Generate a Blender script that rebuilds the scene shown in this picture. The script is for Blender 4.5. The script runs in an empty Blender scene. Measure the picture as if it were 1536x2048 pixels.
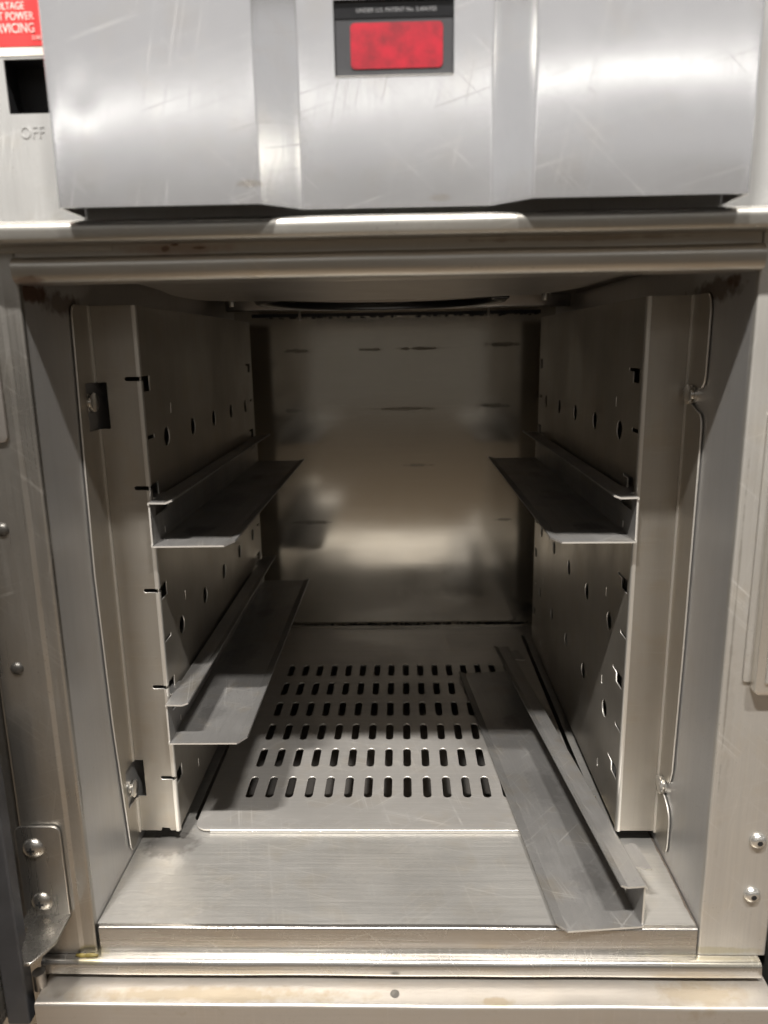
import bpy, bmesh, math, random
from mathutils import Vector, Matrix, noise as mnoise
random.seed(7)
scene = bpy.context.scene
COL = scene.collection

# ------------------------------------------------------------------ camera
cam_d = bpy.data.cameras.new('camera'); cam = bpy.data.objects.new('camera', cam_d); COL.objects.link(cam)
cam_d.sensor_fit = 'VERTICAL'; cam_d.sensor_height = 36.0; cam_d.lens = 1480.0/2048.0*36.0
right = Vector((0.99961, 0.02306, -0.01588)); up = Vector((0.01042, 0.22008, 0.97543)); fwd = Vector((-0.02599, 0.97521, -0.21975))
m3 = Matrix((right, up, -fwd)).transposed()
cam.matrix_world = Matrix.Translation((0, -0.41657, 0)) @ m3.to_4x4()
cam_d.clip_start = 0.01; cam_d.clip_end = 200
cam_d.dof.use_dof = True; cam_d.dof.focus_distance = 0.60; cam_d.dof.aperture_fstop = 6.5
scene.camera = cam

# ------------------------------------------------------------------ world, ceiling lamps and added fill lamps
world = bpy.data.worlds.new('World'); scene.world = world; world.use_nodes = True
bg = world.node_tree.nodes['Background']; bg.inputs['Color'].default_value = (1.0, 0.925, 0.82, 1); bg.inputs['Strength'].default_value = 0.115

def lamp(name, loc, sx, sy, watts, col, rz=0.0, target=None):
    d = bpy.data.lights.new(name, 'AREA'); d.shape = 'RECTANGLE'; d.size = sx; d.size_y = sy
    d.energy = watts; d.color = col
    o = bpy.data.objects.new(name, d); COL.objects.link(o); o.location = loc
    if target is not None:
        o.rotation_euler = (Vector(target)-Vector(loc)).to_track_quat('-Z', 'Y').to_euler()
    else:
        o.rotation_euler = (0, 0, rz)
    return o
# a narrow ceiling batten just in front of the cabinet, and rows of battens further back in the kitchen
lamp('ceiling_lamp_near', (0.42, -0.93, 1.55), 0.18, 0.05, 58.0, (1.0, 0.965, 0.915))
lamp('ceiling_lamp_near', (-0.40, -0.97, 1.58), 0.18, 0.05, 98.0, (1.0, 0.965, 0.915))
lamp('ceiling_lamp_row', (0.0, -4.9, 1.60), 7.0, 0.34, 21.0, (1.0, 0.96, 0.90), math.radians(9))
lamp('ceiling_lamp_side', (6.2, -1.9, 1.60), 0.9, 1.0, 8.0, (1.0, 0.94, 0.82))
lamp('ceiling_lamp_side', (-4.0, -1.4, 1.60), 0.6, 0.8, 4.5, (1.0, 0.94, 0.82))
lamp('panel_fill_light', (0.0, -5.0, 1.70), 13.0, 5.0, 58.0, (0.98, 0.98, 1.0))  # broad fill lamp, added to brighten the reflections in the control panel
lamp('panel_fill_light', (-6.2, -1.5, 1.70), 5.0, 2.6, 14.0, (0.97, 0.98, 1.0))  # unseen fill lamp, added to brighten the panel's right fold
lamp('panel_fill_light', (6.2, -1.5, 1.70), 5.0, 2.6, 14.0, (0.97, 0.98, 1.0))  # the same added fill for the panel's left fold

scene.view_settings.view_transform = 'Standard'; scene.view_settings.look = 'None'
scene.view_settings.exposure = 0.0; scene.view_settings.gamma = 1.0; scene.view_settings.use_curve_mapping = False
scene.render.engine = 'CYCLES'
cy = scene.cycles
cy.use_denoising = True; cy.max_bounces = 7; cy.glossy_bounces = 6; cy.diffuse_bounces = 4; cy.use_adaptive_sampling = True; cy.adaptive_threshold = 0.02
cy.sample_clamp_indirect = 6.0; cy.caustics_reflective = True; cy.blur_glossy = 0.3

# ------------------------------------------------------------------ materials
def N(nt, typ, **kw):
    n = nt.nodes.new(typ)
    for k, v in kw.items():
        setattr(n, k, v)
    return n
def math_node(nt, op, a, b=None, clamp=False):
    n = N(nt, 'ShaderNodeMath', operation=op, use_clamp=clamp)
    for i, v in enumerate((a, b)):
        if v is None: continue
        if isinstance(v, (int, float)): n.inputs[i].default_value = v
        else: nt.links.new(v, n.inputs[i])
    return n.outputs[0]
def ramp(nt, src, lo, hi):
    n = N(nt, 'ShaderNodeMapRange'); n.clamp = True
    nt.links.new(src, n.inputs['Value']); n.inputs['From Min'].default_value = lo; n.inputs['From Max'].default_value = hi
    return n.outputs['Result']
def mixc(nt, fac, a, b):
    n = N(nt, 'ShaderNodeMix', data_type='RGBA')
    if isinstance(fac, (int, float)): n.inputs[0].default_value = fac
    else: nt.links.new(fac, n.inputs[0])
    for i, v in ((6, a), (7, b)):
        if isinstance(v, tuple): n.inputs[i].default_value = (*v, 1)
        else: nt.links.new(v, n.inputs[i])
    return n.outputs[2]
def noise_tex(nt, vec, scale, detail=3, rough=0.55):
    n = N(nt, 'ShaderNodeTexNoise'); n.inputs['Scale'].default_value = scale
    n.inputs['Detail'].default_value = detail; n.inputs['Roughness'].default_value = rough
    nt.links.new(vec, n.inputs['Vector']); return n.outputs[0]
def mapping(nt, vec, scale=(1, 1, 1), rot=(0, 0, 0), loc=(0, 0, 0)):
    n = N(nt, 'ShaderNodeMapping'); nt.links.new(vec, n.inputs['Vector'])
    n.inputs['Scale'].default_value = scale; n.inputs['Rotation'].default_value = rot; n.inputs['Location'].default_value = loc
    return n.outputs[0]

def steel(name, col=(0.60, 0.575, 0.54), rough=0.28, brush='x', brush_amt=0.5, scratch=0.3, smudge=0.5, stains=(), dirt=0.15, metal=0.86, plane='xz'):
    """brushed stainless sheet: grain along an axis, smudged gloss, fine scratches, stains = (centre, radii, colour, strength)"""
    m = bpy.data.materials.new(name); m.use_nodes = True; nt = m.node_tree
    b = nt.nodes['Principled BSDF']
    tc = N(nt, 'ShaderNodeTexCoord').outputs['Object']
    rnd = N(nt, 'ShaderNodeObjectInfo').outputs['Random']
    off = N(nt, 'ShaderNodeVectorMath', operation='ADD'); nt.links.new(tc, off.inputs[0])
    cmb = N(nt, 'ShaderNodeCombineXYZ'); r2 = math_node(nt, 'MULTIPLY', rnd, 3.0)
    for i in range(3): nt.links.new(r2, cmb.inputs[i])
    nt.links.new(cmb.outputs[0], off.inputs[1]); vec = off.outputs[0]
    long_, fine = 16.0, 620.0
    sc = {'x': (long_, fine, fine), 'y': (fine, long_, fine), 'z': (fine, fine, long_)}[brush]
    grain = noise_tex(nt, mapping(nt, vec, sc), 1.0, 1, 0.6)
    sc2 = {'x': (3, 140, 140), 'y': (140, 3, 140), 'z': (140, 140, 3)}[brush]
    band = noise_tex(nt, mapping(nt, vec, sc2), 1.0, 2, 0.6)
    sm = noise_tex(nt, vec, 11.0, 3, 0.6)
    sm2 = noise_tex(nt, vec, 38.0, 2, 0.65)
    speck = noise_tex(nt, vec, 800.0, 0, 0.5)
    # roughness
    r = math_node(nt, 'ADD', rough - 0.10*smudge*0.5, math_node(nt, 'MULTIPLY', ramp(nt, sm, 0.35, 0.7), 0.14*smudge))
    r = math_node(nt, 'ADD', r, math_node(nt, 'MULTIPLY', math_node(nt, 'SUBTRACT', grain, 0.5), 0.16*brush_amt))
    r = math_node(nt, 'ADD', r, math_node(nt, 'MULTIPLY', math_node(nt, 'SUBTRACT', band, 0.5), 0.10*brush_amt))
    # colour
    dark = tuple(c*0.80 for c in col); warm = (col[0]*0.96, col[1]*0.90, col[2]*0.80)
    c = mixc(nt, math_node(nt, 'MULTIPLY', ramp(nt, sm, 0.42, 0.72), 0.35*smudge), col, dark)
    c = mixc(nt, math_node(nt, 'MULTIPLY', ramp(nt, sm2, 0.52, 0.75), 0.5*smudge), c, warm)
    c = mixc(nt, math_node(nt, 'MULTIPLY', ramp(nt, band, 0.42, 0.72), 0.34*brush_amt), c, dark)
    c = mixc(nt, math_node(nt, 'MULTIPLY', math_node(nt, 'MULTIPLY', ramp(nt, speck, 0.74, 0.80), ramp(nt, sm, 0.48, 0.60)), dirt), c, tuple(x*0.35 for x in col))
    # scratches
    tot = None
    for k, (ang, fr, th) in enumerate(((0.30, 950, 0.715), (-0.75, 820, 0.725), (1.35, 1000, 0.715))):
        rot, scl = {'xz': ((0, ang, 0), (11, 25, fr)), 'xy': ((0, 0, ang), (11, fr, 25)), 'yz': ((ang, 0, 0), (25, 11, fr))}[plane]
        v1 = mapping(nt, vec, (1, 1, 1), rot, (k*3.1, k*1.7, k))
        s = ramp(nt, noise_tex(nt, mapping(nt, v1, scl), 1.0, 0, 0.4), th, th+0.05)
        tot = s if tot is None else math_node(nt, 'MAXIMUM', tot, s)
    patch = ramp(nt, sm2, 0.40, 0.62)
    tot = math_node(nt, 'MULTIPLY', math_node(nt, 'MULTIPLY', tot, patch), scratch)
    c = mixc(nt, math_node(nt, 'MULTIPLY', tot, 0.20), c, (0.80, 0.79, 0.77))
    c = mixc(nt, math_node(nt, 'MULTIPLY', ramp(nt, grain, 0.40, 0.62), 0.16*brush_amt), c, dark)
    r = math_node(nt, 'ADD', r, math_node(nt, 'MULTIPLY', tot, 0.10))
    # stains
    if stains:
        edge_n = noise_tex(nt, tc, 120.0, 2, 0.65)
        edge_l = sm2
        for (cen, rad, scol, amt) in stains:
            sub = N(nt, 'ShaderNodeVectorMath', operation='SUBTRACT'); nt.links.new(tc, sub.inputs[0]); sub.inputs[1].default_value = cen
            div = N(nt, 'ShaderNodeVectorMath', operation='DIVIDE'); nt.links.new(sub.outputs[0], div.inputs[0]); div.inputs[1].default_value = rad
            ln = N(nt, 'ShaderNodeVectorMath', operation='LENGTH'); nt.links.new(div.outputs[0], ln.inputs[0])
            d = math_node(nt, 'ADD', ln.outputs['Value'], math_node(nt, 'MULTIPLY', math_node(nt, 'SUBTRACT', edge_n, 0.5), 1.3))
            d = math_node(nt, 'ADD', d, math_node(nt, 'MULTIPLY', math_node(nt, 'SUBTRACT', edge_l, 0.5), 1.0))
            msk = math_node(nt, 'MULTIPLY', ramp(nt, d, 1.0, 0.55), amt)
            c = mixc(nt, msk, c, scol)
            r = math_node(nt, 'ADD', r, math_node(nt, 'MULTIPLY', msk, 0.15))
    nt.links.new(c, b.inputs['Base Color'])
    r = math_node(nt, 'MAXIMUM', r, 0.06); nt.links.new(r, b.inputs['Roughness'])
    b.inputs['Metallic'].default_value = metal
    bp = N(nt, 'ShaderNodeBump'); bp.inputs['Strength'].default_value = 0.06*brush_amt; bp.inputs['Distance'].default_value = 0.001
    nt.links.new(grain, bp.inputs['Height'])
    nt.links.new(bp.outputs[0], b.inputs['Normal'])
    return m

def plain(name, col, rough=0.5, metal=0.0, var=0.15, scale=60.0, spec=0.5):
    m = bpy.data.materials.new(name); m.use_nodes = True; nt = m.node_tree; b = nt.nodes['Principled BSDF']
    tc = N(nt, 'ShaderNodeTexCoord').outputs['Object']
    n = noise_tex(nt, tc, scale, 4, 0.6)
    c = mixc(nt, ramp(nt, n, 0.35, 0.7), col, tuple(min(1, x*(1-var)) for x in col))
    nt.links.new(c, b.inputs['Base Color'])
    nt.links.new(math_node(nt, 'ADD', rough-0.06, math_node(nt, 'MULTIPLY', n, 0.12)), b.inputs['Roughness'])
    b.inputs['Metallic'].default_value = metal; b.inputs['Specular IOR Level'].default_value = spec
    return m

RUST = (0.10, 0.035, 0.012); GUNK = (0.012, 0.010, 0.008); GREASE = (0.31, 0.24, 0.14); BROWN = (0.09, 0.05, 0.025); YEL = (0.33, 0.26, 0.05)
MARK = (0.20, 0.185, 0.155)
st_wall = steel('liner_steel', (0.54, 0.53, 0.52), 0.38, 'z', 0.5, 0.2, 0.5, plane='yz', dirt=0.3, metal=0.78,
                stains=[((-0.2089, 0.016, 0.032), (0.02, 0.020, 0.006), RUST, 0.9), ((-0.2089, 0.050, 0.028), (0.02, 0.030, 0.008), BROWN, 0.7),
                        ((0.191, 0.055, 0.030), (0.02, 0.040, 0.008), BROWN, 0.75), ((0.191, 0.03, 0.033), (0.02, 0.012, 0.004), RUST, 0.7)])
st_back = steel('back_wall_steel', (0.60, 0.56, 0.49), 0.14, 'x', 0.25, 0.05, 0.25, metal=0.95,
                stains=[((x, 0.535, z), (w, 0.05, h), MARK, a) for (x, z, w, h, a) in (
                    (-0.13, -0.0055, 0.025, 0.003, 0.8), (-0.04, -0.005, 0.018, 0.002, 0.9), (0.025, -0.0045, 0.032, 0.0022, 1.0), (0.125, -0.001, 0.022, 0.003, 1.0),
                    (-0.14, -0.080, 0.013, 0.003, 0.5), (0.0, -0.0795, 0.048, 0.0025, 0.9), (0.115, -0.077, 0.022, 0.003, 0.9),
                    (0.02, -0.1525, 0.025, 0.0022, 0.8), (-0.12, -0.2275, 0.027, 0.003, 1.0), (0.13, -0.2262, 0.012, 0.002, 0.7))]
                + [((0.13, 0.535, -0.371), (0.06, 0.05, 0.0022), GUNK, 1.0), ((-0.05, 0.535, -0.3725), (0.11, 0.05, 0.0012), GUNK, 1.0)])
st_floor = steel('floor_steel', (0.445, 0.43, 0.405), 0.48, 'x', 1.6, 0.55, 1.1, plane='xy', dirt=0.25, metal=0.74,
                 stains=[((-0.045, 0.030, -0.376), (0.020, 0.020, 0.02), (0.26, 0.245, 0.225), 0.28), ((-0.02, 0.07, -0.376), (0.05, 0.025, 0.02), (0.33, 0.31, 0.28), 0.4), ((-0.16, 0.03, -0.376), (0.025, 0.04, 0.02), (0.28, 0.265, 0.24), 0.4), ((-0.185, 0.085, -0.376), (0.025, 0.02, 0.02), (0.12, 0.11, 0.10), 0.7),
                         ((0.1905, 0.06, -0.376), (0.0016, 0.09, 0.02), BROWN, 0.7)])
st_frame = steel('shaded_frame_steel', (0.42, 0.40, 0.37), 0.30, 'z', 1.0, 0.7, 0.9, dirt=0.4, metal=0.94)  # darker copy: the left stile's shade is put into the colour
st_frame_r = steel('worn_lit_frame_steel', (0.56, 0.54, 0.505), 0.40, 'z', 1.3, 1.0, 1.0, dirt=0.6, metal=0.76,  # paler, scuffed copy: the right stile's stronger light is in the colour
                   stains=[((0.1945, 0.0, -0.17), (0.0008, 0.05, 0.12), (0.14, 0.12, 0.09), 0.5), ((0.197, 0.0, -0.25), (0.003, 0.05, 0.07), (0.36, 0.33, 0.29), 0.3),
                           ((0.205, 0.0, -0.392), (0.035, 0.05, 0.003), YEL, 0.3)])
st_rail = steel('rail_steel', (0.48, 0.455, 0.415), 0.34, 'x', 0.8, 0.4, 0.7, dirt=0.4,
                stains=[((-0.126, 0.0, 0.0525), (0.0026, 0.05, 0.0016), (0.05, 0.02, 0.015), 0.9), ((-0.1205, 0.0, 0.0545), (0.0025, 0.05, 0.0012), (0.05, 0.02, 0.015), 1.0),
                        ((-0.108, 0.0, 0.0525), (0.0045, 0.05, 0.0008), (0.05, 0.02, 0.015), 0.9), ((-0.118, 0.0, 0.052), (0.03, 0.05, 0.0035), (0.36, 0.25, 0.19), 0.5),
                        ((0.10, 0.0, 0.0535), (0.07, 0.05, 0.0015), (0.20, 0.15, 0.11), 0.5), ((-0.2, -0.003, 0.037), (0.012, 0.05, 0.003), RUST, 0.6)])
st_ledge = steel('ledge_steel', (0.40, 0.385, 0.355), 0.40, 'x', 0.9, 0.4, 0.7, dirt=0.4, metal=0.92)
st_sill = steel('sill_steel', (0.52, 0.50, 0.47), 0.23, 'x', 1.3, 0.6, 0.7, dirt=0.3, metal=0.92,
                stains=[((-0.213, -0.004, -0.397), (0.012, 0.05, 0.002), YEL, 0.45), ((0.2, -0.004, -0.397), (0.06, 0.05, 0.003), YEL, 0.2)])
st_shelf = steel('shelf_steel', (0.47, 0.435, 0.395), 0.42, 'x', 0.6, 0.3, 0.7, plane='xy', dirt=0.3, metal=0.8,
                 stains=[((-0.13, -0.0185, -0.412), (0.11, 0.0070, 0.02), GREASE, 0.55), ((0.19, -0.014, -0.412), (0.035, 0.012, 0.02), GREASE, 0.5),
                         ((0.055, -0.022, -0.412), (0.012, 0.004, 0.02), GREASE, 0.6)])
st_face = steel('upper_face_steel', (0.66, 0.655, 0.64), 0.34, 'z', 0.8, 0.8, 0.9, dirt=0.25, metal=0.80)
st_panel = steel('control_panel_steel', (0.70, 0.70, 0.715), 0.13, 'z', 0.15, 1.0, 0.5, dirt=0.2, metal=0.84,
                 stains=[((-0.073, -0.03, 0.078), (0.008, 0.05, 0.002), GREASE, 0.4), ((0.02, -0.004, 0.073), (0.006, 0.05, 0.002), GREASE, 0.35)])
st_rack = steel('rack_steel', (0.42, 0.39, 0.345), 0.36, 'z', 0.5, 0.2, 1.2, dirt=0.15, metal=0.86, plane='yz')
st_bend = steel('bend_highlight_steel', (0.68, 0.655, 0.61), 0.30, 'z', 0.3, 0.2, 0.3, dirt=0.1, metal=0.8)  # lamp highlight along the rack bends put into a paler colour
st_edge = steel('sheared_edge_glint_steel', (0.68, 0.655, 0.61), 0.50, 'x', 0.2, 0.0, 0.3, dirt=0.0, metal=0.75)  # glint of the burnished cut edges put into a paler colour
st_slide = steel('slide_steel', (0.34, 0.33, 0.32), 0.42, 'y', 0.9, 0.9, 1.8, plane='xy', dirt=0.5, metal=0.78,
                 stains=[((sg*0.022, yy, 0.0), (rx, ry, 0.012), (0.13, 0.125, 0.12), am) for sg in (1, -1) for (yy, rx, ry, am) in ((0.045, 0.013, 0.016, 0.55), (0.16, 0.016, 0.03, 0.35), (0.27, 0.010, 0.02, 0.4))])
st_plate = steel('vent_plate_steel', (0.45, 0.43, 0.405), 0.48, 'x', 0.9, 1.0, 1.0, plane='xy', dirt=0.25, metal=0.70)
st_dull = steel('dull_ceiling_steel', (0.36, 0.335, 0.31), 0.33, 'x', 0.4, 0.2, 0.8, dirt=0.3)
st_bright = steel('bright_fastener_steel', (0.66, 0.64, 0.60), 0.20, 'x', 0.1, 0.3, 0.3, dirt=0.2)
st_pan = steel('sump_steel', (0.30, 0.28, 0.26), 0.35, 'x', 0.4, 0.2, 0.9, plane='xy', dirt=0.4)
m_black = plain('shade_and_sealant_black', (0.006, 0.006, 0.007), 0.6)  # black colour stands in for deep shade in gaps; old sealant shares it
m_elem = plain('black_heating_element', (0.012, 0.012, 0.013), 0.32, 0.4)
m_dark = plain('smoked_display_plastic', (0.045, 0.045, 0.048), 0.18)
m_dark2 = plain('black_display_strip', (0.006, 0.006, 0.007), 0.22)
m_red = plain('red_display_lens', (0.30, 0.007, 0.018), 0.34, 0.0, 0.55, 120.0)
m_label = plain('red_warning_label', (0.62, 0.028, 0.028), 0.45, 0.0, 0.08)
m_white = plain('label_white', (0.72, 0.68, 0.60), 0.5, 0.0, 0.12)
m_pink = plain('label_lettering', (0.85, 0.50, 0.46), 0.5, 0.0, 0.1)
m_print = plain('faint_grey_print', (0.16, 0.16, 0.165), 0.5)
m_gasket = plain('slate_grey_door_edge', (0.050, 0.051, 0.056), 0.42, 0.0, 0.3, 40.0)
m_rivet = plain('dark_dome_plug', (0.06, 0.056, 0.05), 0.35, 0.6)
m_seal = plain('yellow_sealant', (0.20, 0.155, 0.035), 0.55, 0.0, 0.5, 300.0)
m_crumb = plain('crumbs', (0.42, 0.36, 0.26), 0.8, 0.0, 0.5, 400.0)
m_floor = plain('beige_floor_tile', (0.20, 0.155, 0.11), 0.45, 0.0, 0.2, 3.0)

# ------------------------------------------------------------------ mesh helpers
def tag(o, label=None, cat=None, group=None, kind=None):
    if label: o['label'] = label
    if cat: o['category'] = cat
    if group: o['group'] = group
    if kind: o['kind'] = kind
    return o
def empty(name, loc, label, cat, group=None):
    o = bpy.data.objects.new(name, None); COL.objects.link(o); o.location = loc; o.empty_display_size = 0.05
    return tag(o, label, cat, group)
def world_loc(o):
    v = Vector((0, 0, 0))
    while o is not None:
        v += o.location; o = o.parent
    return v
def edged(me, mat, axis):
    """give the cut edges of a flat sheet (faces not along its normal axis) a paler sheared-edge finish, glint included in its colour"""
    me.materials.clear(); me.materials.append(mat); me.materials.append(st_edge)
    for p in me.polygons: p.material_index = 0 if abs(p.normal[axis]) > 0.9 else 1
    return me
def link(name, me, mat, parent, smooth=None, label=None):
    """mesh built in scene coordinates (or the thing's own coordinates); the object stays at the parent's origin frame"""
    if smooth is not None:
        for p in me.polygons: p.use_smooth = True
        me.set_sharp_from_angle(angle=math.radians(smooth))
    o = bpy.data.objects.new(name, me); me.name = name; COL.objects.link(o)
    if mat and not me.materials: me.materials.append(mat)
    if parent is not None:
        o.parent = parent
        if parent.get('local_frame') is None:
            o.location = -ROOTLOC[parent.name] if parent.name in ROOTLOC else (0, 0, 0)
    if label: o['label'] = label
    return o
ROOTLOC = {}
def thing(name, loc, label, cat, group=None):
    o = empty(name, loc, label, cat, group); ROOTLOC[o.name] = Vector(loc); return o

def me_from(verts, faces):
    me = bpy.data.meshes.new('m'); me.from_pydata([tuple(v) for v in verts], [], faces)
    bm = bmesh.new(); bm.from_mesh(me); bmesh.ops.recalc_face_normals(bm, faces=bm.faces); bm.to_mesh(me); bm.free()
    return me
def join(meshes):
    bm = bmesh.new()
    for m in meshes: bm.from_mesh(m)
    out = bpy.data.meshes.new('m'); bm.to_mesh(out); bm.free()
    return out
def box(x0, x1, y0, y1, z0, z1, bev=0.0, seg=2):
    bm = bmesh.new(); bmesh.ops.create_cube(bm, size=1.0)
    for v in bm.verts:
        v.co = Vector(((x0+x1)/2+v.co.x*(x1-x0), (y0+y1)/2+v.co.y*(y1-y0), (z0+z1)/2+v.co.z*(z1-z0)))
    if bev > 0: bmesh.ops.bevel(bm, geom=list(bm.edges), offset=bev, segments=seg, affect='EDGES', profile=0.5)
    me = bpy.data.meshes.new('m'); bm.to_mesh(me); bm.free(); return me
def fillet(pts, rad, n=5):
    """round the inner corners of an open 2-D polyline; rad = number or list per point"""
    out = [Vector(pts[0])]
    for i in range(1, len(pts)-1):
        p0, p, p1 = Vector(pts[i-1]), Vector(pts[i]), Vector(pts[i+1])
        r = rad[i] if isinstance(rad, (list, tuple)) else rad
        if r <= 0: out.append(p); continue
        a = (p0-p).normalized(); b = (p1-p).normalized()
        ang = a.angle(b); t = min(r/math.tan(ang/2), (p0-p).length*0.49, (p1-p).length*0.49)
        q0 = p+a*t; q1 = p+b*t
        for k in range(n+1):
            s = k/n; out.append(q0*(1-s)**2+p*2*s*(1-s)+q1*s*s)
    out.append(Vector(pts[-1])); return out
def offset(pts, d):
    out = []
    for i, p in enumerate(pts):
        if i == 0: t = (pts[1]-p).normalized(); nrm = Vector((-t.y, t.x)); out.append(p+nrm*d); continue
        if i == len(pts)-1: t = (p-pts[-2]).normalized(); nrm = Vector((-t.y, t.x)); out.append(p+nrm*d); continue
        t0 = (p-pts[i-1]).normalized(); t1 = (pts[i+1]-p).normalized()
        n0 = Vector((-t0.y, t0.x)); n1 = Vector((-t1.y, t1.x)); b = (n0+n1)
        if b.length < 1e-6: out.append(p+n0*d); continue
        b.normalize(); out.append(p+b*(d/max(0.3, b.dot(n0))))
    return out
def strip(pts, thick, axis, a0, a1, steps=1, warp=0.0):
    """bent sheet: open 2-D profile given a thickness (to its left) and run along an axis"""
    pts = [Vector(p) for p in pts]; q = offset(pts, thick); loop = pts+q[::-1]; n = len(loop)
    V, F = [], []
    for k in range(steps+1):
        a = a0+(a1-a0)*k/steps
        for (u, v) in loop:
            w = 0.0
            if warp: w = warp*mnoise.noise(Vector((a*18, u*30, v*30)))
            V.append({'x': (a, u+w, v+w), 'y': (u+w, a, v+w), 'z': (u+w, v+w, a)}[axis])
    for k in range(steps):
        for i in range(n):
            j = (i+1) % n; F.append((k*n+i, k*n+j, (k+1)*n+j, (k+1)*n+i))
    m = len(pts)
    for base, in ((0,), (steps*n,)):
        for i in range(m-1): F.append((base+i, base+i+1, base+n-2-i, base+n-1-i))
    return me_from(V, F)
def circle(cu, cv, r, n=20, ru=None):
    return [(cu+(ru or r)*math.cos(2*math.pi*k/n), cv+r*math.sin(2*math.pi*k/n)) for k in range(n)]
def rect(u0, u1, v0, v1): return [(u0, v0), (u1, v0), (u1, v1), (u0, v1)]
def slot(u0, u1, v0, v1, n=6):
    """stadium with round ends along v"""
    r = (u1-u0)/2; c = (u0+u1)/2; out = []
    for k in range(n+1): a = math.pi*k/n; out.append((c+r*math.cos(a), v1-r+r*math.sin(a)))
    for k in range(n+1): a = math.pi+math.pi*k/n; out.append((c+r*math.cos(a), v0+r+r*math.sin(a)))
    return out
def round_rect(u0, u1, v0, v1, r, n=6, rads=None):
    out = []; R4 = rads or (r, r, r, r)
    for (cu, cv, a0, q) in ((u1, v1, 0, R4[0]), (u0, v1, 90, R4[1]), (u0, v0, 180, R4[2]), (u1, v0, 270, R4[3])):
        su = 1 if cu == u1 else -1; sv = 1 if cv == v1 else -1
        if q <= 0: out.append((cu, cv)); continue
        for k in range(n+1):
            a = math.radians(a0+90*k/n); out.append((cu-su*q+q*math.cos(a), cv-sv*q+q*math.sin(a)))
    return out
def sheet(outline, holes, plane, pos, thick, bevel=0.0):
    """flat sheet with real cut-outs. plane yz: (u,v)=(y,z) at x=pos; xz: (x,z) at y=pos; xy: (x,y) at z=pos"""
    cd = bpy.data.curves.new('c', 'CURVE'); cd.dimensions = '2D'; cd.fill_mode = 'BOTH'; cd.extrude = thick/2-bevel
    if bevel: cd.bevel_depth = bevel; cd.bevel_resolution = 1; cd.offset = -bevel
    for lp in [outline]+list(holes):
        s = cd.splines.new('POLY'); s.points.add(len(lp)-1)
        for p, (u, v) in zip(s.points, lp): p.co = (u, v, 0, 1)
        s.use_cyclic_u = True
    ob = bpy.data.objects.new('c', cd); COL.objects.link(ob)
    dg = bpy.context.evaluated_depsgraph_get()
    me = bpy.data.meshes.new_from_object(ob.evaluated_get(dg))
    bpy.data.objects.remove(ob); bpy.data.curves.remove(cd)
    for v in me.vertices:
        u, w, t = v.co
        v.co = {'yz': (pos+t, u, w), 'xz': (u, pos+t, w), 'xy': (u, w, pos+t)}[plane]
    bm = bmesh.new(); bm.from_mesh(me); bmesh.ops.remove_doubles(bm, verts=bm.verts, dist=1e-6)
    bmesh.ops.recalc_face_normals(bm, faces=bm.faces); bm.to_mesh(me); bm.free()
    me.materials.clear()
    return me
def lathe(prof, axis, centre, n=24):
    """prof = [(radius, height)], spun round an axis through centre"""
    V, F = [], []; c = Vector(centre)
    for (r, h) in prof:
        for k in range(n):
            a = 2*math.pi*k/n; p = (r*math.cos(a), r*math.sin(a))
            V.append(c+Vector({'x': (h, p[0], p[1]), 'y': (p[0], h, p[1]), 'z': (p[0], p[1], h)}[axis]))
    for i in range(len(prof)-1):
        for k in range(n):
            j = (k+1) % n; F.append((i*n+k, i*n+j, (i+1)*n+j, (i+1)*n+k))
    F.append(tuple(range(n))); F.append(tuple(range((len(prof)-1)*n, len(prof)*n)))
    return me_from(V, F)
def tube(pts, r, n=10):
    pts = [Vector(p) for p in pts]; V, F = [], []
    for i, p in enumerate(pts):
        t = (pts[min(i+1, len(pts)-1)]-pts[max(i-1, 0)]).normalized()
        a = t.cross(Vector((0, 0, 1)));  a = a if a.length > 1e-4 else t.cross(Vector((1, 0, 0))); a.normalize(); b = t.cross(a)
        for k in range(n):
            an = 2*math.pi*k/n; V.append(p+a*r*math.cos(an)+b*r*math.sin(an))
    for i in range(len(pts)-1):
        for k in range(n):
            j = (k+1) % n; F.append((i*n+k, i*n+j, (i+1)*n+j, (i+1)*n+k))
    F.append(tuple(range(n))); F.append(tuple(range((len(pts)-1)*n, len(pts)*n)))
    return me_from(V, F)
def text_mesh(s, size, sx, loc, depth=0.0002, align='RIGHT'):
    cd = bpy.data.curves.new('t', 'FONT'); cd.body = s; cd.size = size; cd.align_x = align; cd.extrude = depth; cd.resolution_u = 3
    ob = bpy.data.objects.new('t', cd); COL.objects.link(ob)
    dg = bpy.context.evaluated_depsgraph_get(); me = bpy.data.meshes.new_from_object(ob.evaluated_get(dg))
    bpy.data.objects.remove(ob); bpy.data.curves.remove(cd)
    for v in me.vertices:
        u, w, t = v.co; v.co = (loc[0]+u*sx, loc[1]-t, loc[2]+w)
    me.materials.clear(); return me

XL, XR = -0.2089, 0.1910      # inner faces of the liner walls
YB = 0.535                    # back wall
ZF = -0.376                   # cavity floor

# ------------------------------------------------------------------ setting
fl = link('floor', box(-8, 8, -10, 3, -1.12, -1.10), m_floor, None); tag(fl, 'beige kitchen floor far below the open cabinet', kind='structure')

# ------------------------------------------------------------------ the cabinet
cab = thing('holding_cabinet', (-0.009, 0.3, -1.0995), 'open stainless steel food holding cabinet with control panel above its cavity', 'cabinet')
# liner
link('side_wall', box(XL-0.0015, XL, 0.004, YB, -0.43, 0.08), st_wall, cab)
link('side_wall', box(XR, XR+0.0015, 0.004, YB, -0.43, 0.08), st_wall, cab)
link('back_wall', box(XL-0.002, XR+0.002, YB, YB+0.0015, -0.44, 0.09), st_back, cab)
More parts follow.
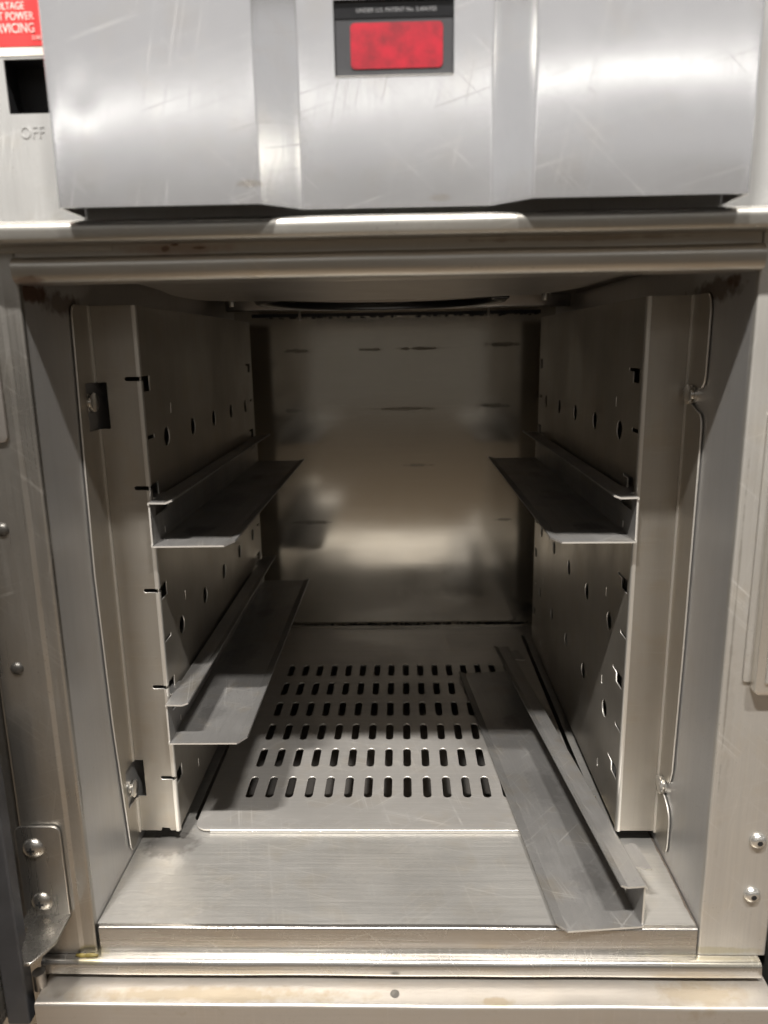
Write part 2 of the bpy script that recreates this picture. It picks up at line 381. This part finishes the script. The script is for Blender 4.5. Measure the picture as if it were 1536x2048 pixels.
# cavity floor: sheet with a well cut out, its front edge rolled down over the sill
fo = rect(XL+0.0006, XR-0.0006, 0.0035, YB-0.0005)
well = round_rect(-0.1735, 0.1575, 0.113, 0.505, 0.006)
link('cavity_floor', sheet(fo, [well], 'xy', ZF-0.0008, 0.0016), st_floor, cab)
link('floor_edge', strip(fillet([(0.0035, ZF), (0.0, ZF), (0.0, -0.3965)], 0.0028), 0.0014, 'x', XL+0.0025, XR-0.0012, 24, 0.0002), st_sill, cab, 35)
link('sump', join([box(-0.18, 0.165, 0.10, 0.52, -0.422, -0.420), box(-0.18, -0.178, 0.10, 0.52, -0.420, -0.378), box(0.163, 0.165, 0.10, 0.52, -0.420, -0.378),
                   box(-0.18, 0.165, 0.10, 0.102, -0.420, -0.378), box(-0.18, 0.165, 0.518, 0.52, -0.420, -0.378)]), st_pan, cab)
# front frame: two stiles, rail with bullnose, ledge, bottom ledge and shelf
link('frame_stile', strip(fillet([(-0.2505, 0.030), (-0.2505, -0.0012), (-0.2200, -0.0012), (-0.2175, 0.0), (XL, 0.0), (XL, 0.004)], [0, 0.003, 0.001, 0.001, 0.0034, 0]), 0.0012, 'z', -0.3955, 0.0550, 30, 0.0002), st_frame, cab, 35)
link('frame_stile', strip(fillet([(XR, 0.004), (XR, 0.0), (0.2355, 0.0), (0.2355, 0.030)], [0, 0.0034, 0.0025, 0]), 0.0012, 'z', -0.3955, 0.0555, 30, 0.0002), st_frame_r, cab, 35, 'scuffed right stile of the door frame, coloured paler as if lit')
rail = strip(fillet([(0.012, 0.0368), (-0.0065, 0.0366), (-0.0075, 0.0468), (-0.0004, 0.0485), (-0.0004, 0.0572)], [0, 0.0042, 0.0036, 0.001, 0]), 0.0012, 'x', XL+0.001, XR-0.001, 40, 0.0003)
link('top_rail', rail, st_rail, cab, 40)
link('rail_end_cap', box(XL+0.0012, XL+0.0105, -0.0078, 0.004, 0.0375, 0.0466, 0.0018), st_bright, cab, 30)
link('top_ledge', strip(fillet([(0.0, 0.0562), (-0.0192, 0.0556), (-0.0200, 0.0628), (0.0, 0.0668)], [0, 0.0015, 0.003, 0]), 0.0012, 'x', -0.30, 0.30, 50, 0.0003), st_ledge, cab, 40)
link('cover_strip', box(-0.30, -0.1545, -0.0022, 0.0006, 0.0518, 0.0562, 0.0004), st_rail, cab)
link('bottom_ledge', strip(fillet([(0.004, -0.3970), (-0.0060, -0.3972), (-0.0068, -0.4058), (0.004, -0.4064)], [0, 0.0030, 0.0012, 0]), -0.0012, 'x', -0.2445, 0.2300, 40, 0.0003), st_sill, cab, 40)
link('front_shelf', strip(fillet([(0.006, -0.4100), (-0.001, -0.4118), (-0.0245, -0.4125), (-0.0250, -1.0995)], [0, 0.003, 0.0010, 0]), -0.0014, 'x', -0.2415, 0.2340, 50, 0.0003), st_shelf, cab, 40)
ss = link('shelf_screw', lathe([(0.0001, 0.0014), (0.0030, 0.0014), (0.0048, 0.0006), (0.0051, 0.0)], 'z', (-0.0087, -0.0165, -0.4123), 20), st_bright, cab, 40)
link('screw_recess', lathe([(0.0001, 0.00155), (0.0030, 0.0015), (0.0032, 0.0010)], 'z', (-0.0087, -0.0165, -0.4122), 12), m_rivet, ss)
# outer body, so the cabinet is closed from outside
link('outer_panel', box(-0.268, -0.2545, 0.012, 0.62, -1.0995, 0.40), st_frame, cab)
link('outer_panel', box(0.2385, 0.2400, -0.002, 0.62, -1.0995, 0.40), st_frame, cab)
link('rear_panel', box(-0.26, 0.2385, 0.618, 0.62, -1.0995, 0.40), st_frame, cab)
link('top_panel', box(-0.30, 0.30, 0.002, 0.62, 0.395, 0.40), st_frame, cab)
link('hinge_gap_shade', box(-0.2540, -0.2350, 0.030, 0.036, -1.0995, 0.05), m_black, cab)  # black sheet added to draw the dark shade of the hinge gap
# upper face with the cut-out for the switch
up_face = sheet(rect(-0.30, 0.30, 0.0672, 0.395), [round_rect(-0.2029, -0.1740, 0.1205, 0.1463, 0.0006, 2)], 'xz', 0.0012, 0.0016)
link('upper_face', up_face, st_face, cab)
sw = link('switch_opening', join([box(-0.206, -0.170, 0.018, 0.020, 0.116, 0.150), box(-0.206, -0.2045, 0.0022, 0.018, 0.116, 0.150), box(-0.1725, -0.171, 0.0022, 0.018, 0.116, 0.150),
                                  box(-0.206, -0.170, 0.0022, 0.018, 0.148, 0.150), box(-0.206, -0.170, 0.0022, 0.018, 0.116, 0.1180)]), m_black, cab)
lb = link('warning_label', sheet(round_rect(-0.30, -0.1760, 0.1475, 0.2200, 0.001), [], 'xz', 0.0001, 0.0003), m_white, cab, label='red and white high voltage warning label')
link('red_field', sheet(rect(-0.30, -0.1770, 0.1518, 0.2190), [], 'xz', -0.00025, 0.0003), m_label, lb)
for s, z, sz in (('HIGH VOLTAGE', 0.1684, 0.0048), ('DISCONNECT POWER', 0.1636, 0.0052), ('BEFORE SERVICING', 0.1578, 0.0062)):
    link('lettering', text_mesh(s, sz, 0.80, (-0.1842 if 'POW' in s or 'SERV' in s else -0.1885, -0.0006, z)), m_pink, lb)
link('lettering', text_mesh('5180', 0.0026, 0.9, (-0.1815, -0.0006, 0.1545)), m_pink, lb)
link('off_lettering', text_mesh('OFF', 0.0085, 0.88, (-0.1852, 0.0003, 0.1086), 0.0003), st_face, cab, label='embossed OFF lettering below the switch opening')

# ------------------------------------------------------------------ control panel (bent sheet with a recessed centre)
def panel_mesh():
    prof = [(-0.169, -0.0005), (-0.169, -0.0300), (-0.0690, -0.0300), (-0.0495, -0.0120), (-0.0316, -0.0120), (0.0273, -0.0120), (0.0465, -0.0120), (0.0650, -0.0300), (0.169, -0.0300), (0.169, -0.0005)]
    rad = [0, 0.0016, 0.0030, 0.0030, 0, 0, 0.0030, 0.0030, 0.0016, 0]
    p = fillet(prof, rad, 5); pts = []
    for i in range(len(p)-1):
        d = (p[i+1]-p[i]).length; n = max(1, int(d/0.004)) if d > 0.009 else 1
        for k in range(n): pts.append(p[i].lerp(p[i+1], k/n))
    pts.append(p[-1])
    zs = [0.0688, 0.0700]+[0.0700+(0.1302-0.0700)*k/12 for k in range(1, 13)]+[0.1302+(0.1640-0.1302)*k/7 for k in range(1, 8)]+[0.1640+0.096*k/12 for k in range(1, 13)]
    V, F, M = [], [], len(pts)
    for z in zs:
        for (x, y) in pts:
            wob = 0.0
            if y < -0.029 and abs(x) < 0.165 or y > -0.0125 and abs(x) < 0.044:
                wob = 0.00014*mnoise.noise(Vector((x*12, z*12, 3.0)))+0.000015*mnoise.noise(Vector((x*60, z*60, 1.0)))
                e = min(1.0, (0.169-abs(x))/0.02, abs(abs(x)-0.068)/0.02 if abs(x) > 0.06 else 1.0); wob *= max(0, e)
                dd = ((x+0.1525)/0.0065)**2+((z-0.1215)/0.0100)**2; wob += 0.00016*math.exp(-dd)
            V.append((x, y+wob, z))
    for r in range(len(zs)-1):
        for i in range(M-1):
            xm = (pts[i].x+pts[i+1].x)/2; zm = (zs[r]+zs[r+1])/2
            if -0.0316 < xm < 0.0273 and abs(pts[i].y+0.0120) < 1e-4 and 0.1302 < zm < 0.1640: continue
            F.append((r*M+i, r*M+i+1, (r+1)*M+i+1, (r+1)*M+i))
    me = me_from(V, F)
    bm = bmesh.new(); bm.from_mesh(me)
    bmesh.ops.solidify(bm, geom=list(bm.faces), thickness=0.0012)
    bm.to_mesh(me); bm.free()
    return me
cp = link('control_panel', panel_mesh(), st_panel, cab, 50)
link('top_cap', box(-0.1688, 0.1688, -0.0285, -0.0006, 0.2590, 0.2600), st_panel, cp)
link('display_plate', box(-0.0345, 0.0300, -0.0096, -0.0090, 0.1260, 0.1670), m_dark, cp)
link('display_strip', box(-0.0345, 0.0300, -0.0100, -0.0097, 0.1564, 0.1670), m_dark2, cp)
link('red_lens', sheet(round_rect(-0.0236, 0.0219, 0.1340, 0.1544, 0.0022), [], 'xz', -0.0099, 0.0005), m_red, cp)
link('patent_lettering', text_mesh('UNDER U.S. PATENT No. 5,404,935', 0.0026, 1.0, (-0.0008, -0.01005, 0.1590), 0.00005, 'CENTER'), m_print, cp)
link('window_edge', box(-0.0316, 0.0273, -0.0124, -0.0100, 0.1298, 0.1303), st_bright, cp)

# ------------------------------------------------------------------ ceiling of the cavity
link('ceiling_plate', box(XL, XR, 0.012, YB, 0.078, 0.080), st_dull, cab)
link('front_header', box(XL+0.0005, XR-0.0005, 0.0122, 0.0140, 0.0370, 0.078), st_dull, cab)
pan_outline = [(-0.147, 0.0145), (-0.1475, 0.03), (-0.1500, 0.06), (-0.156, 0.10), (-0.157, 0.14), (-0.150, 0.172), (-0.13, 0.186), (-0.08, 0.196), (0.0, 0.198), (0.06, 0.190), (0.10, 0.165), (0.114, 0.135), (0.120, 0.10), (0.121, 0.06), (0.122, 0.0145)]
link('air_duct_plate', sheet(pan_outline, [], 'xy', 0.0362, 0.0012), st_dull, cab)
link('duct_rear_flange', strip(fillet([(0.430, 0.052), (0.432, 0.0392), (0.4405, 0.0385), (0.442, 0.050)], [0, 0.0035, 0.0035, 0]), 0.0012, 'x', -0.195, 0.186, 20, 0.0003), st_dull, cab, 40)
link('duct_roof', box(XL+0.001, XR-0.001, 0.016, 0.430, 0.0515, 0.0525), st_dull, cab)
el_pts = []
for k in range(61):      # an open ring, its ends meeting the connector at the front right
    a = math.radians(-165+(165+112)*k/60)
    el_pts.append((-0.018+0.108*math.sin(a), 0.272+0.112*math.cos(a), 0.0398))
link('heating_element', tube(el_pts, 0.0042, 12), m_elem, cab, 60)
link('element_connector', box(0.0760, 0.0900, 0.222, 0.236, 0.0360, 0.0440, 0.0015), m_elem, cab)
link('element_wire', tube([(0.088, 0.226, 0.0400), (0.100, 0.212, 0.0425), (0.112, 0.2, 0.0455)], 0.0010, 8), st_bright, cab, 60)
for (bx, by, z0, z1) in ((-0.1372, 0.203, 0.0322, 0.0475), (0.1156, 0.203, 0.0332, 0.0490)):
    link('bolt', join([lathe([(0.0026, 0), (0.0028, 0.0015), (0.0028, 0.0055), (0.0037, 0.0056), (0.0037, 0.0085), (0.0022, 0.0086), (0.0022, z1-z0+0.004)], 'z', (bx, by, z0), 14)]), st_bright, cab, 40)
for (bx, z0) in ((-0.1148, 0.0287), (0.0980, 0.0290)):
    link('bolt', lathe([(0.0016, 0), (0.0020, 0.001), (0.0020, 0.005), (0.0014, 0.0051), (0.0014, 0.012)], 'z', (bx, 0.446, z0), 12), st_dull, cab, 40)
# sealant bead at the back of the cavity
def gunk(name, p0, p1, n, r, mat, parent, jit, seed):
    rr = random.Random(seed); bm = bmesh.new()
    for k in range(n):
        s = (k+rr.random())/n; p = Vector(p0).lerp(Vector(p1), s)
        q = r*rr.uniform(0.4, 1.5)
        M = Matrix.Translation(p+Vector((0, 0, rr.uniform(-jit, jit)))) @ Matrix.Diagonal((q*rr.uniform(1.5, 3.5), q*0.8, q, 1))
        bmesh.ops.create_icosphere(bm, subdivisions=1, radius=1.0, matrix=M)
    me = bpy.data.meshes.new('m'); bm.to_mesh(me); bm.free(); return link(name, me, mat, parent, 80)
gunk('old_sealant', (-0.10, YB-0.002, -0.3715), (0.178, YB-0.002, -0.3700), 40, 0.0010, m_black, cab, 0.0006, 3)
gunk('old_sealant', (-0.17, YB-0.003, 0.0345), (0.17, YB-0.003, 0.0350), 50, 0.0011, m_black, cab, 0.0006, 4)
link('upper_gap_shade', box(-0.186, 0.172, YB-0.004, YB-0.0005, 0.0358, 0.0400), m_black, cab)  # solid black strip drawing the shade above the back wall
gunk('sealant_bead', (XL-0.010, -0.0035, -0.3952), (XL-0.001, -0.0035, -0.3952), 12, 0.0012, m_seal, cab, 0.0003, 5)

# ------------------------------------------------------------------ studs that carry the racks
def stud(x, y, z, s):
    link('rack_stud', lathe([(0.0001, 0.0056*s), (0.0056, 0.0055*s), (0.0065, 0.0049*s), (0.0065, 0.0041*s), (0.0036, 0.0039*s), (0.0036, 0.0022*s), (0.0060, 0.0021*s), (0.0060, 0.0)], 'x', (x, y, z), 22), st_bright, cab, 40)
stud(XL, 0.0745, -0.0340, 1); stud(XL, 0.0770, -0.3225, 1); stud(XR, 0.0765, -0.0345, -1); stud(XR, 0.0760, -0.3190, -1)

# ------------------------------------------------------------------ fasteners and fittings on the frame
def phillips(x, y, z, r, parent):
    head = lathe([(0.0001, -0.0032*r/0.0065), (r*0.45, -0.0030*r/0.0065), (r*0.8, -0.0019*r/0.0065), (r*0.98, -0.0007), (r, 0.0)], 'y', (x, y, z), 24)
    s = link('screw', head, st_frame, parent, 40)
    d = 0.0033*r/0.0065
    link('screw_recess', join([box(x-r*0.36, x+r*0.36, y-d, y-d+0.0022, z-r*0.09, z+r*0.09), box(x-r*0.09, x+r*0.09, y-d-0.00003, y-d+0.0022, z-r*0.36, z+r*0.36)]), m_black, s)
def button(x, y, z, r, parent):
    head = lathe([(r*0.38, -0.0034), (r*0.62, -0.0031), (r*0.88, -0.0018), (r, -0.0004), (r, 0.0)], 'y', (x, y, z), 24)
    s = link('screw', head, st_bright, parent, 40)
    link('hex_recess', lathe([(r*0.36, -0.00345), (r*0.02, -0.0033)], 'y', (x, y, z), 6), m_black, s)
button(0.2222, -0.0001, -0.3095, 0.0055, cab); button(0.2220, -0.0001, -0.3490, 0.0055, cab)
for (x, z) in ((-0.2350, -0.1018), (-0.2373, -0.1893)):
    link('frame_plug', lathe([(0.0001, -0.0024), (0.0022, -0.0021), (0.0036, -0.0012), (0.0042, 0.0)], 'y', (x, -0.0012, z), 20), m_rivet, cab, 60)
# catch plates
link('catch_plate', sheet(round_rect(-0.2490, -0.2238, -0.0508, 0.0080, 0.0040), [], 'xz', -0.0024, 0.0022, 0.0006), st_dull, cab, 40)
cb = link('latch_strike', sheet(round_rect(0.2068, 0.2335, -0.2060, -0.0500, 0.0030), [], 'xz', -0.0040, 0.0080, 0.0010), st_bright, cab, 40, 'scratched bright strike block on the right stile')
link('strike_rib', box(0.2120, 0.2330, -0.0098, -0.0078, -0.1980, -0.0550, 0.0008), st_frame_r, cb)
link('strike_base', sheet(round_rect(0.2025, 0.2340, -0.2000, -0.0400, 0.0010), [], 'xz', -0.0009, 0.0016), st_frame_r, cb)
# lower hinge bracket with two screws
hb = link('hinge_bracket', join([sheet(round_rect(-0.2520, -0.2225, -0.3634, -0.2975, 0.0050, 6, (0.005, 0.005, 0, 0)), [], 'xz', -0.0028, 0.0018, 0.0004),
                                 sheet([(-0.2520, -0.0030), (-0.2220, -0.0030), (-0.2215, -0.0260), (-0.2245, -0.0340), (-0.2290, -0.0430), (-0.2330, -0.0440), (-0.2400, -0.0330), (-0.2455, -0.0150), (-0.2520, -0.0140)], [], 'xy', -0.3640, 0.0020, 0.0004)]), st_frame, cab)
phillips(-0.2410, -0.0037, -0.3130, 0.0070, hb); phillips(-0.2400, -0.0037, -0.3530, 0.0070, hb)
link('hinge_pin', lathe([(0.0001, 0.0), (0.0042, 0.0), (0.0042, 0.012), (0.0001, 0.0125)], 'z', (-0.2440, -0.0120, -0.4120), 16), st_dull, cab, 40)
# the door, swung right open to the left: only its hinge edge shows
dr = link('door', box(-0.3050, -0.2612, -0.470, -0.022, -0.4250, 0.055, 0.003), st_frame, cab, label='open door swung out towards the viewer at the left')
link('door_edge', join([box(-0.2610, -0.2462, -0.0255, -0.0155, -0.4280, -0.2300, 0.0012), box(-0.3050, -0.2615, -0.0215, -0.0185, -0.4270, 0.0550, 0.0008)]), m_gasket, dr, label='slate grey plastic edge strip of the door')

# ------------------------------------------------------------------ perforated plate over the well
pl = thing('perforated_plate', (-0.009, 0.31, ZF), 'flat perforated steel plate with rows of oval slots lying on the cavity floor', 'plate')
ZP = -0.3735
slots = []
for r in range(6):
    for c in range(16):
        x = -0.1340+0.01690*c; y0 = 0.1412+0.0472*r
        slots.append(slot(x-0.0036, x+0.0036, y0, y0+0.0316))
pme = sheet(round_rect(-0.1690, 0.1520, 0.0982, 0.520, 0.010, 6), slots, 'xy', ZP-0.0008, 0.0016)
for v in pme.vertices:      # slightly sprung front corner
    d = max(0, (-0.140-v.co.x)/0.03)*max(0, (0.125-v.co.y)/0.027); v.co.z += 0.0010*d - 0.0004*max(0, 1-abs(v.co.x+0.15)/0.02)*max(0, (0.11-v.co.y)/0.012)
link('slotted_sheet', edged(pme, st_plate, 2), None, pl)
link('front_lip', strip(fillet([(0.1000, ZP+0.0001), (0.0978, ZP+0.0001), (0.0972, ZP-0.0022)], 0.0008), 0.0010, 'x', -0.1560, 0.1420, 12), st_bright, pl, 40)

# ------------------------------------------------------------------ side racks
LEV = [-0.0195-0.075*k for k in range(5)]
def rack(side):
    s = 1 if side == 'L' else -1
    xw, xp = (XL, -0.1765) if side == 'L' else (XR, 0.1607)
    lab = 'left side rack of bent steel with slots and closed stud windows' if side == 'L' else 'right side rack of bent steel with open hooks on its edge'
    t = thing('side_rack', ((xw+xp)/2, 0.27, -0.365), lab, 'rack', 'side racks hung on the liner walls')
    T = 0.0012; Y0, Y1, Z0, Z1 = 0.086, 0.466, -0.365, 0.0285; r = 0.0018
    # perforated panel
    holes = []
    for k, z in enumerate(LEV):
        zn = z
        def lnotch(front):        # through-notch end (slit runs out round the bend) or inward notch
            if front == 'out': return [(Y0+r+0.0003, zn-0.0015), (0.0915, zn-0.0015), (0.0915, zn-0.0090), (0.1050, zn-0.0090), (0.1050, zn+0.0015), (Y0+r+0.0003, zn+0.0015)]
            return [(0.0950, zn+0.0014), (0.1200, zn+0.0014), (0.1200, zn-0.0010), (0.1100, zn-0.0010), (0.1100, zn-0.0085), (0.0950, zn-0.0085)]
        def mirror(lp): return [(Y0+Y1-u, v) for (u, v) in lp][::-1]
        holes.append(lnotch('out' if side == 'L' else 'in'))
        holes.append(mirror(lnotch('in' if side == 'L' else 'out')))
        for yy in (0.1475, Y0+Y1-0.1475):
            if z-0.029 > Z0+0.006: holes.append(slot(yy-0.0013, yy+0.0013, z-0.0285, z-0.0205))
        if k < 4:
            for j in range(5): holes.append(circle(0.1335+0.0715*j + (0.0025 if side == 'R' else 0), z-0.0445, 0.0071))
            holes.append(rect(0.0915, 0.1060, z-0.0422, z-0.0393)); holes.append(rect(Y0+Y1-0.1060, Y0+Y1-0.0915, z-0.0422, z-0.0393))
    panel = sheet(rect(Y0+r, Y1, Z0, Z1), holes, 'yz', xp-s*T/2, T)
    link('perforated_panel', edged(panel, st_rack, 0), None, t)
    # front face and its two bends
    if side == 'L':
        wins = [(-0.0529, -0.0214), (-0.3351, -0.3044)]
    else: wins = []
    fh = []
    xa, xb = sorted((xw+s*0.0030, xp-s*r))
    if side == 'L':
        out = [(xb, Z1), (xa, Z1)]
        for (b, a) in wins: out += [(xa, a), (-0.1995, a), (-0.1995, b), (xa, b)]
        out += [(xa, Z0), (-0.1905, Z0), (-0.1895, Z0+0.0026), (-0.1835, Z0+0.0020), (-0.1830, Z0), (xb, Z0)]
        for z in LEV[::-1]:
            out += [(xb, z-0.0015), (-0.1862, z-0.0015), (-0.1872, z-0.0007), (-0.1872, z+0.0007), (-0.1862, z+0.0015), (xb, z+0.0015)]
    else:
        out = rect(xa, xb, Z0, Z1)
    link('front_face', edged(sheet(out, fh, 'xz', Y0+T/2, T), st_rack, 1), None, t)
    # bend at the panel corner, broken where the slits pass round it
    prof = fillet([(xp-s*r, Y0), (xp, Y0), (xp, Y0+r)], r*0.95, 6); prof = prof[::-1] if side == 'L' else prof
    cuts = [Z0]+[q for z in LEV[::-1] for q in (z-0.0015, z+0.0015)]+[Z1] if side == 'L' else [Z0, Z1]
    segs = [strip(prof, -T if False else T, 'z', cuts[i], cuts[i+1]) for i in range(0, len(cuts), 2)]
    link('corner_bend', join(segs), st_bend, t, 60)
    # bend at the wall and the mounting flange
    xf = xw+s*0.0008
    prof = fillet([(xw+s*0.0030, Y0), (xf+s*T, Y0), (xf+s*T, Y0-0.0022)], 0.0018, 5); prof = prof[::-1] if side == 'L' else prof
    cuts = [Z0, -0.3351, -0.3044, -0.0529, -0.0214, Z1] if side == 'L' else [Z0, Z1]
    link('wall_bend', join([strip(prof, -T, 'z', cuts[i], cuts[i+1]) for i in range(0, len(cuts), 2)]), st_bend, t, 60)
    yb = Y0-0.0022
    if side == 'L':
        fo = [(yb, Z1), (0.0655, Z1), (0.0625, Z1-0.0015), (0.0608, Z1-0.0045), (0.0605, 0.0187), (0.0560, -0.08), (0.0540, -0.1473), (0.0575, -0.26), (0.0660, -0.3602), (0.0665, -0.3655), (0.0690, -0.3690), (0.0760, -0.3690), (yb, -0.366)]
        for (b, a) in ((-0.3351, -0.3044), (-0.0529, -0.0214)): fo += [(yb, b), (0.0690, b), (0.0690, a), (yb, a)]
        fl_me = sheet(fo, [], 'yz', xf+s*T/2, T)
    else:
        fo = [(yb, Z1), (0.0635, Z1), (0.0605, Z1-0.0012), (0.0580, Z1-0.0045), (0.0566, 0.0178), (0.0570, -0.0215), (0.0580, -0.0262), (0.0612, -0.0295), (0.0665, -0.0300),
              (0.0720, -0.0285), (0.0790, -0.0290), (0.0805, -0.0345), (0.0790, -0.0395), (0.0735, -0.0420), (0.0680, -0.0440), (0.0610, -0.0460), (0.0580, -0.0500), (0.0572, -0.0560),
              (0.0585, -0.2059), (0.0612, -0.300), (0.0640, -0.3100), (0.0690, -0.3125), (0.0790, -0.3125), (0.0810, -0.3190), (0.0790, -0.3240), (0.0720, -0.3262), (0.0650, -0.3300), (0.0615, -0.3345), (0.0600, -0.3400),
              (0.0600, -0.3600), (0.0615, -0.3650), (0.0650, -0.3675), (0.0760, -0.3675), (yb, -0.3660)]
        fl_me = sheet(fo, [], 'yz', xf+s*T/2, T)
    link('mounting_flange', edged(fl_me, st_rack, 0), None, t)
    # rear return of the rack
    link('rear_return', box(min(xp-s*T, xw+s*0.002), max(xp-s*T, xw+s*0.002), Y1-0.0012, Y1, Z0, Z1-0.06 if False else Z1), st_rack, t)
    return t
rack('L'); rack('R')

# ------------------------------------------------------------------ tray slides (own coordinates: web at x = 0, flanges towards +x, run along +y)
LEN = 0.386; TH = 0.0012
def slide_meshes():
    web = sheet([(0.0012, 0.0015), (0.0012+0, 0.0015), (LEN, 0.0015), (LEN, 0.0305), (0.0012, 0.0305)][1:],
                [[(0.012, 0.0292), (0.042, 0.0292), (0.042, 0.0220), (0.036, 0.0200), (0.012, 0.0200)], [(LEN-0.042, 0.0292), (LEN-0.012, 0.0292), (LEN-0.012, 0.0200), (LEN-0.042, 0.0200)],
                 [(0.028, 0.0085), (0.0305, 0.0085), (0.0305, 0.0035), (0.028, 0.0035)]], 'yz', TH/2, TH)
    top = strip(fillet([(0.0, 0.0300), (0.0, 0.0320), (0.0122, 0.0318), (0.0168, 0.0336)], [0, 0.0016, 0, 0]), -TH, 'y', 0.0, LEN, 20, 0.00025)
    bot = strip(fillet([(0.0, 0.0020), (0.0, 0.0), (0.0505, 0.0), (0.0575, 0.0022)], [0, 0.0016, 0, 0]), TH, 'y', 0.0, LEN, 20, 0.0003)
    for v in bot.vertices:       # clipped front corner of the lip
        if v.co.y < 1e-6 and v.co.x > 0.0515: v.co.y += 0.0050*(v.co.x-0.0510)/0.0065
    hook = sheet([(0.0010, 0.0185), (-0.0062, 0.0152), (-0.0105, 0.0154), (-0.0098, 0.0168), (-0.0092, 0.0390), (-0.0072, 0.0415), (-0.0040, 0.0412), (-0.0030, 0.0398), (-0.0024, 0.0385), (-0.0012, 0.0400), (0.0010, 0.0400)], [], 'xy', 0.0312, TH)
    hook2 = hook.copy()
    for v in hook2.vertices: v.co.y += LEN-0.052
    return web, top, bot, hook, hook2
SM = slide_meshes()
def slide(label, loc, rz=0.0, mirror=False, rx=0.0):
    t = empty('tray_slide', loc, label, 'tray slide', 'steel tray slides'); t['local_frame'] = 1
    t.rotation_euler = (rx, 0, rz)
    key = 'm' if mirror else 'n'
    if key not in SLIDE_CACHE:
        ms = []
        for i, m in enumerate(SM):
            q = m.copy()
            if mirror:
                for v in q.vertices: v.co.x = -v.co.x
                q.flip_normals()
            for p in q.polygons: p.use_smooth = i in (1, 2)
            if i in (1, 2): q.set_sharp_from_angle(angle=math.radians(16))
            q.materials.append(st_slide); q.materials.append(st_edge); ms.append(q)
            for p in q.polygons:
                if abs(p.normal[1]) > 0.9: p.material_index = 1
        SLIDE_CACHE[key] = ms
    for n, me in zip(('web', 'upper_flange', 'lower_flange', 'hook_tab', 'hook_tab'), SLIDE_CACHE[key]):
        o = bpy.data.objects.new(n, me); COL.objects.link(o); o.parent = t
    return t
SLIDE_CACHE = {}
slide('upper tray slide on the left side rack, in shadow behind its front edge', (-0.1744, 0.0728, -0.1340))
slide('lower tray slide on the left side rack, above the perforated plate', (-0.1744, 0.0728, -0.2840))
slide('only tray slide still hooked on the right side rack', (0.1586, 0.0735, -0.1340), mirror=True)
slide('loose tray slide lying askew on the cavity floor at the right', (0.1545, -0.0005, -0.3744), rz=math.radians(5.25), mirror=True, rx=math.radians(0.28))

# crumbs behind the loose slide
cr = gunk('crumbs', (0.156, 0.098, -0.3745), (0.157, 0.145, -0.3745), 26, 0.0011, m_crumb, None, 0.0006, 9)
tag(cr, 'pale crumbs caught between the loose tray slide and the right rack', 'crumbs', kind='stuff')
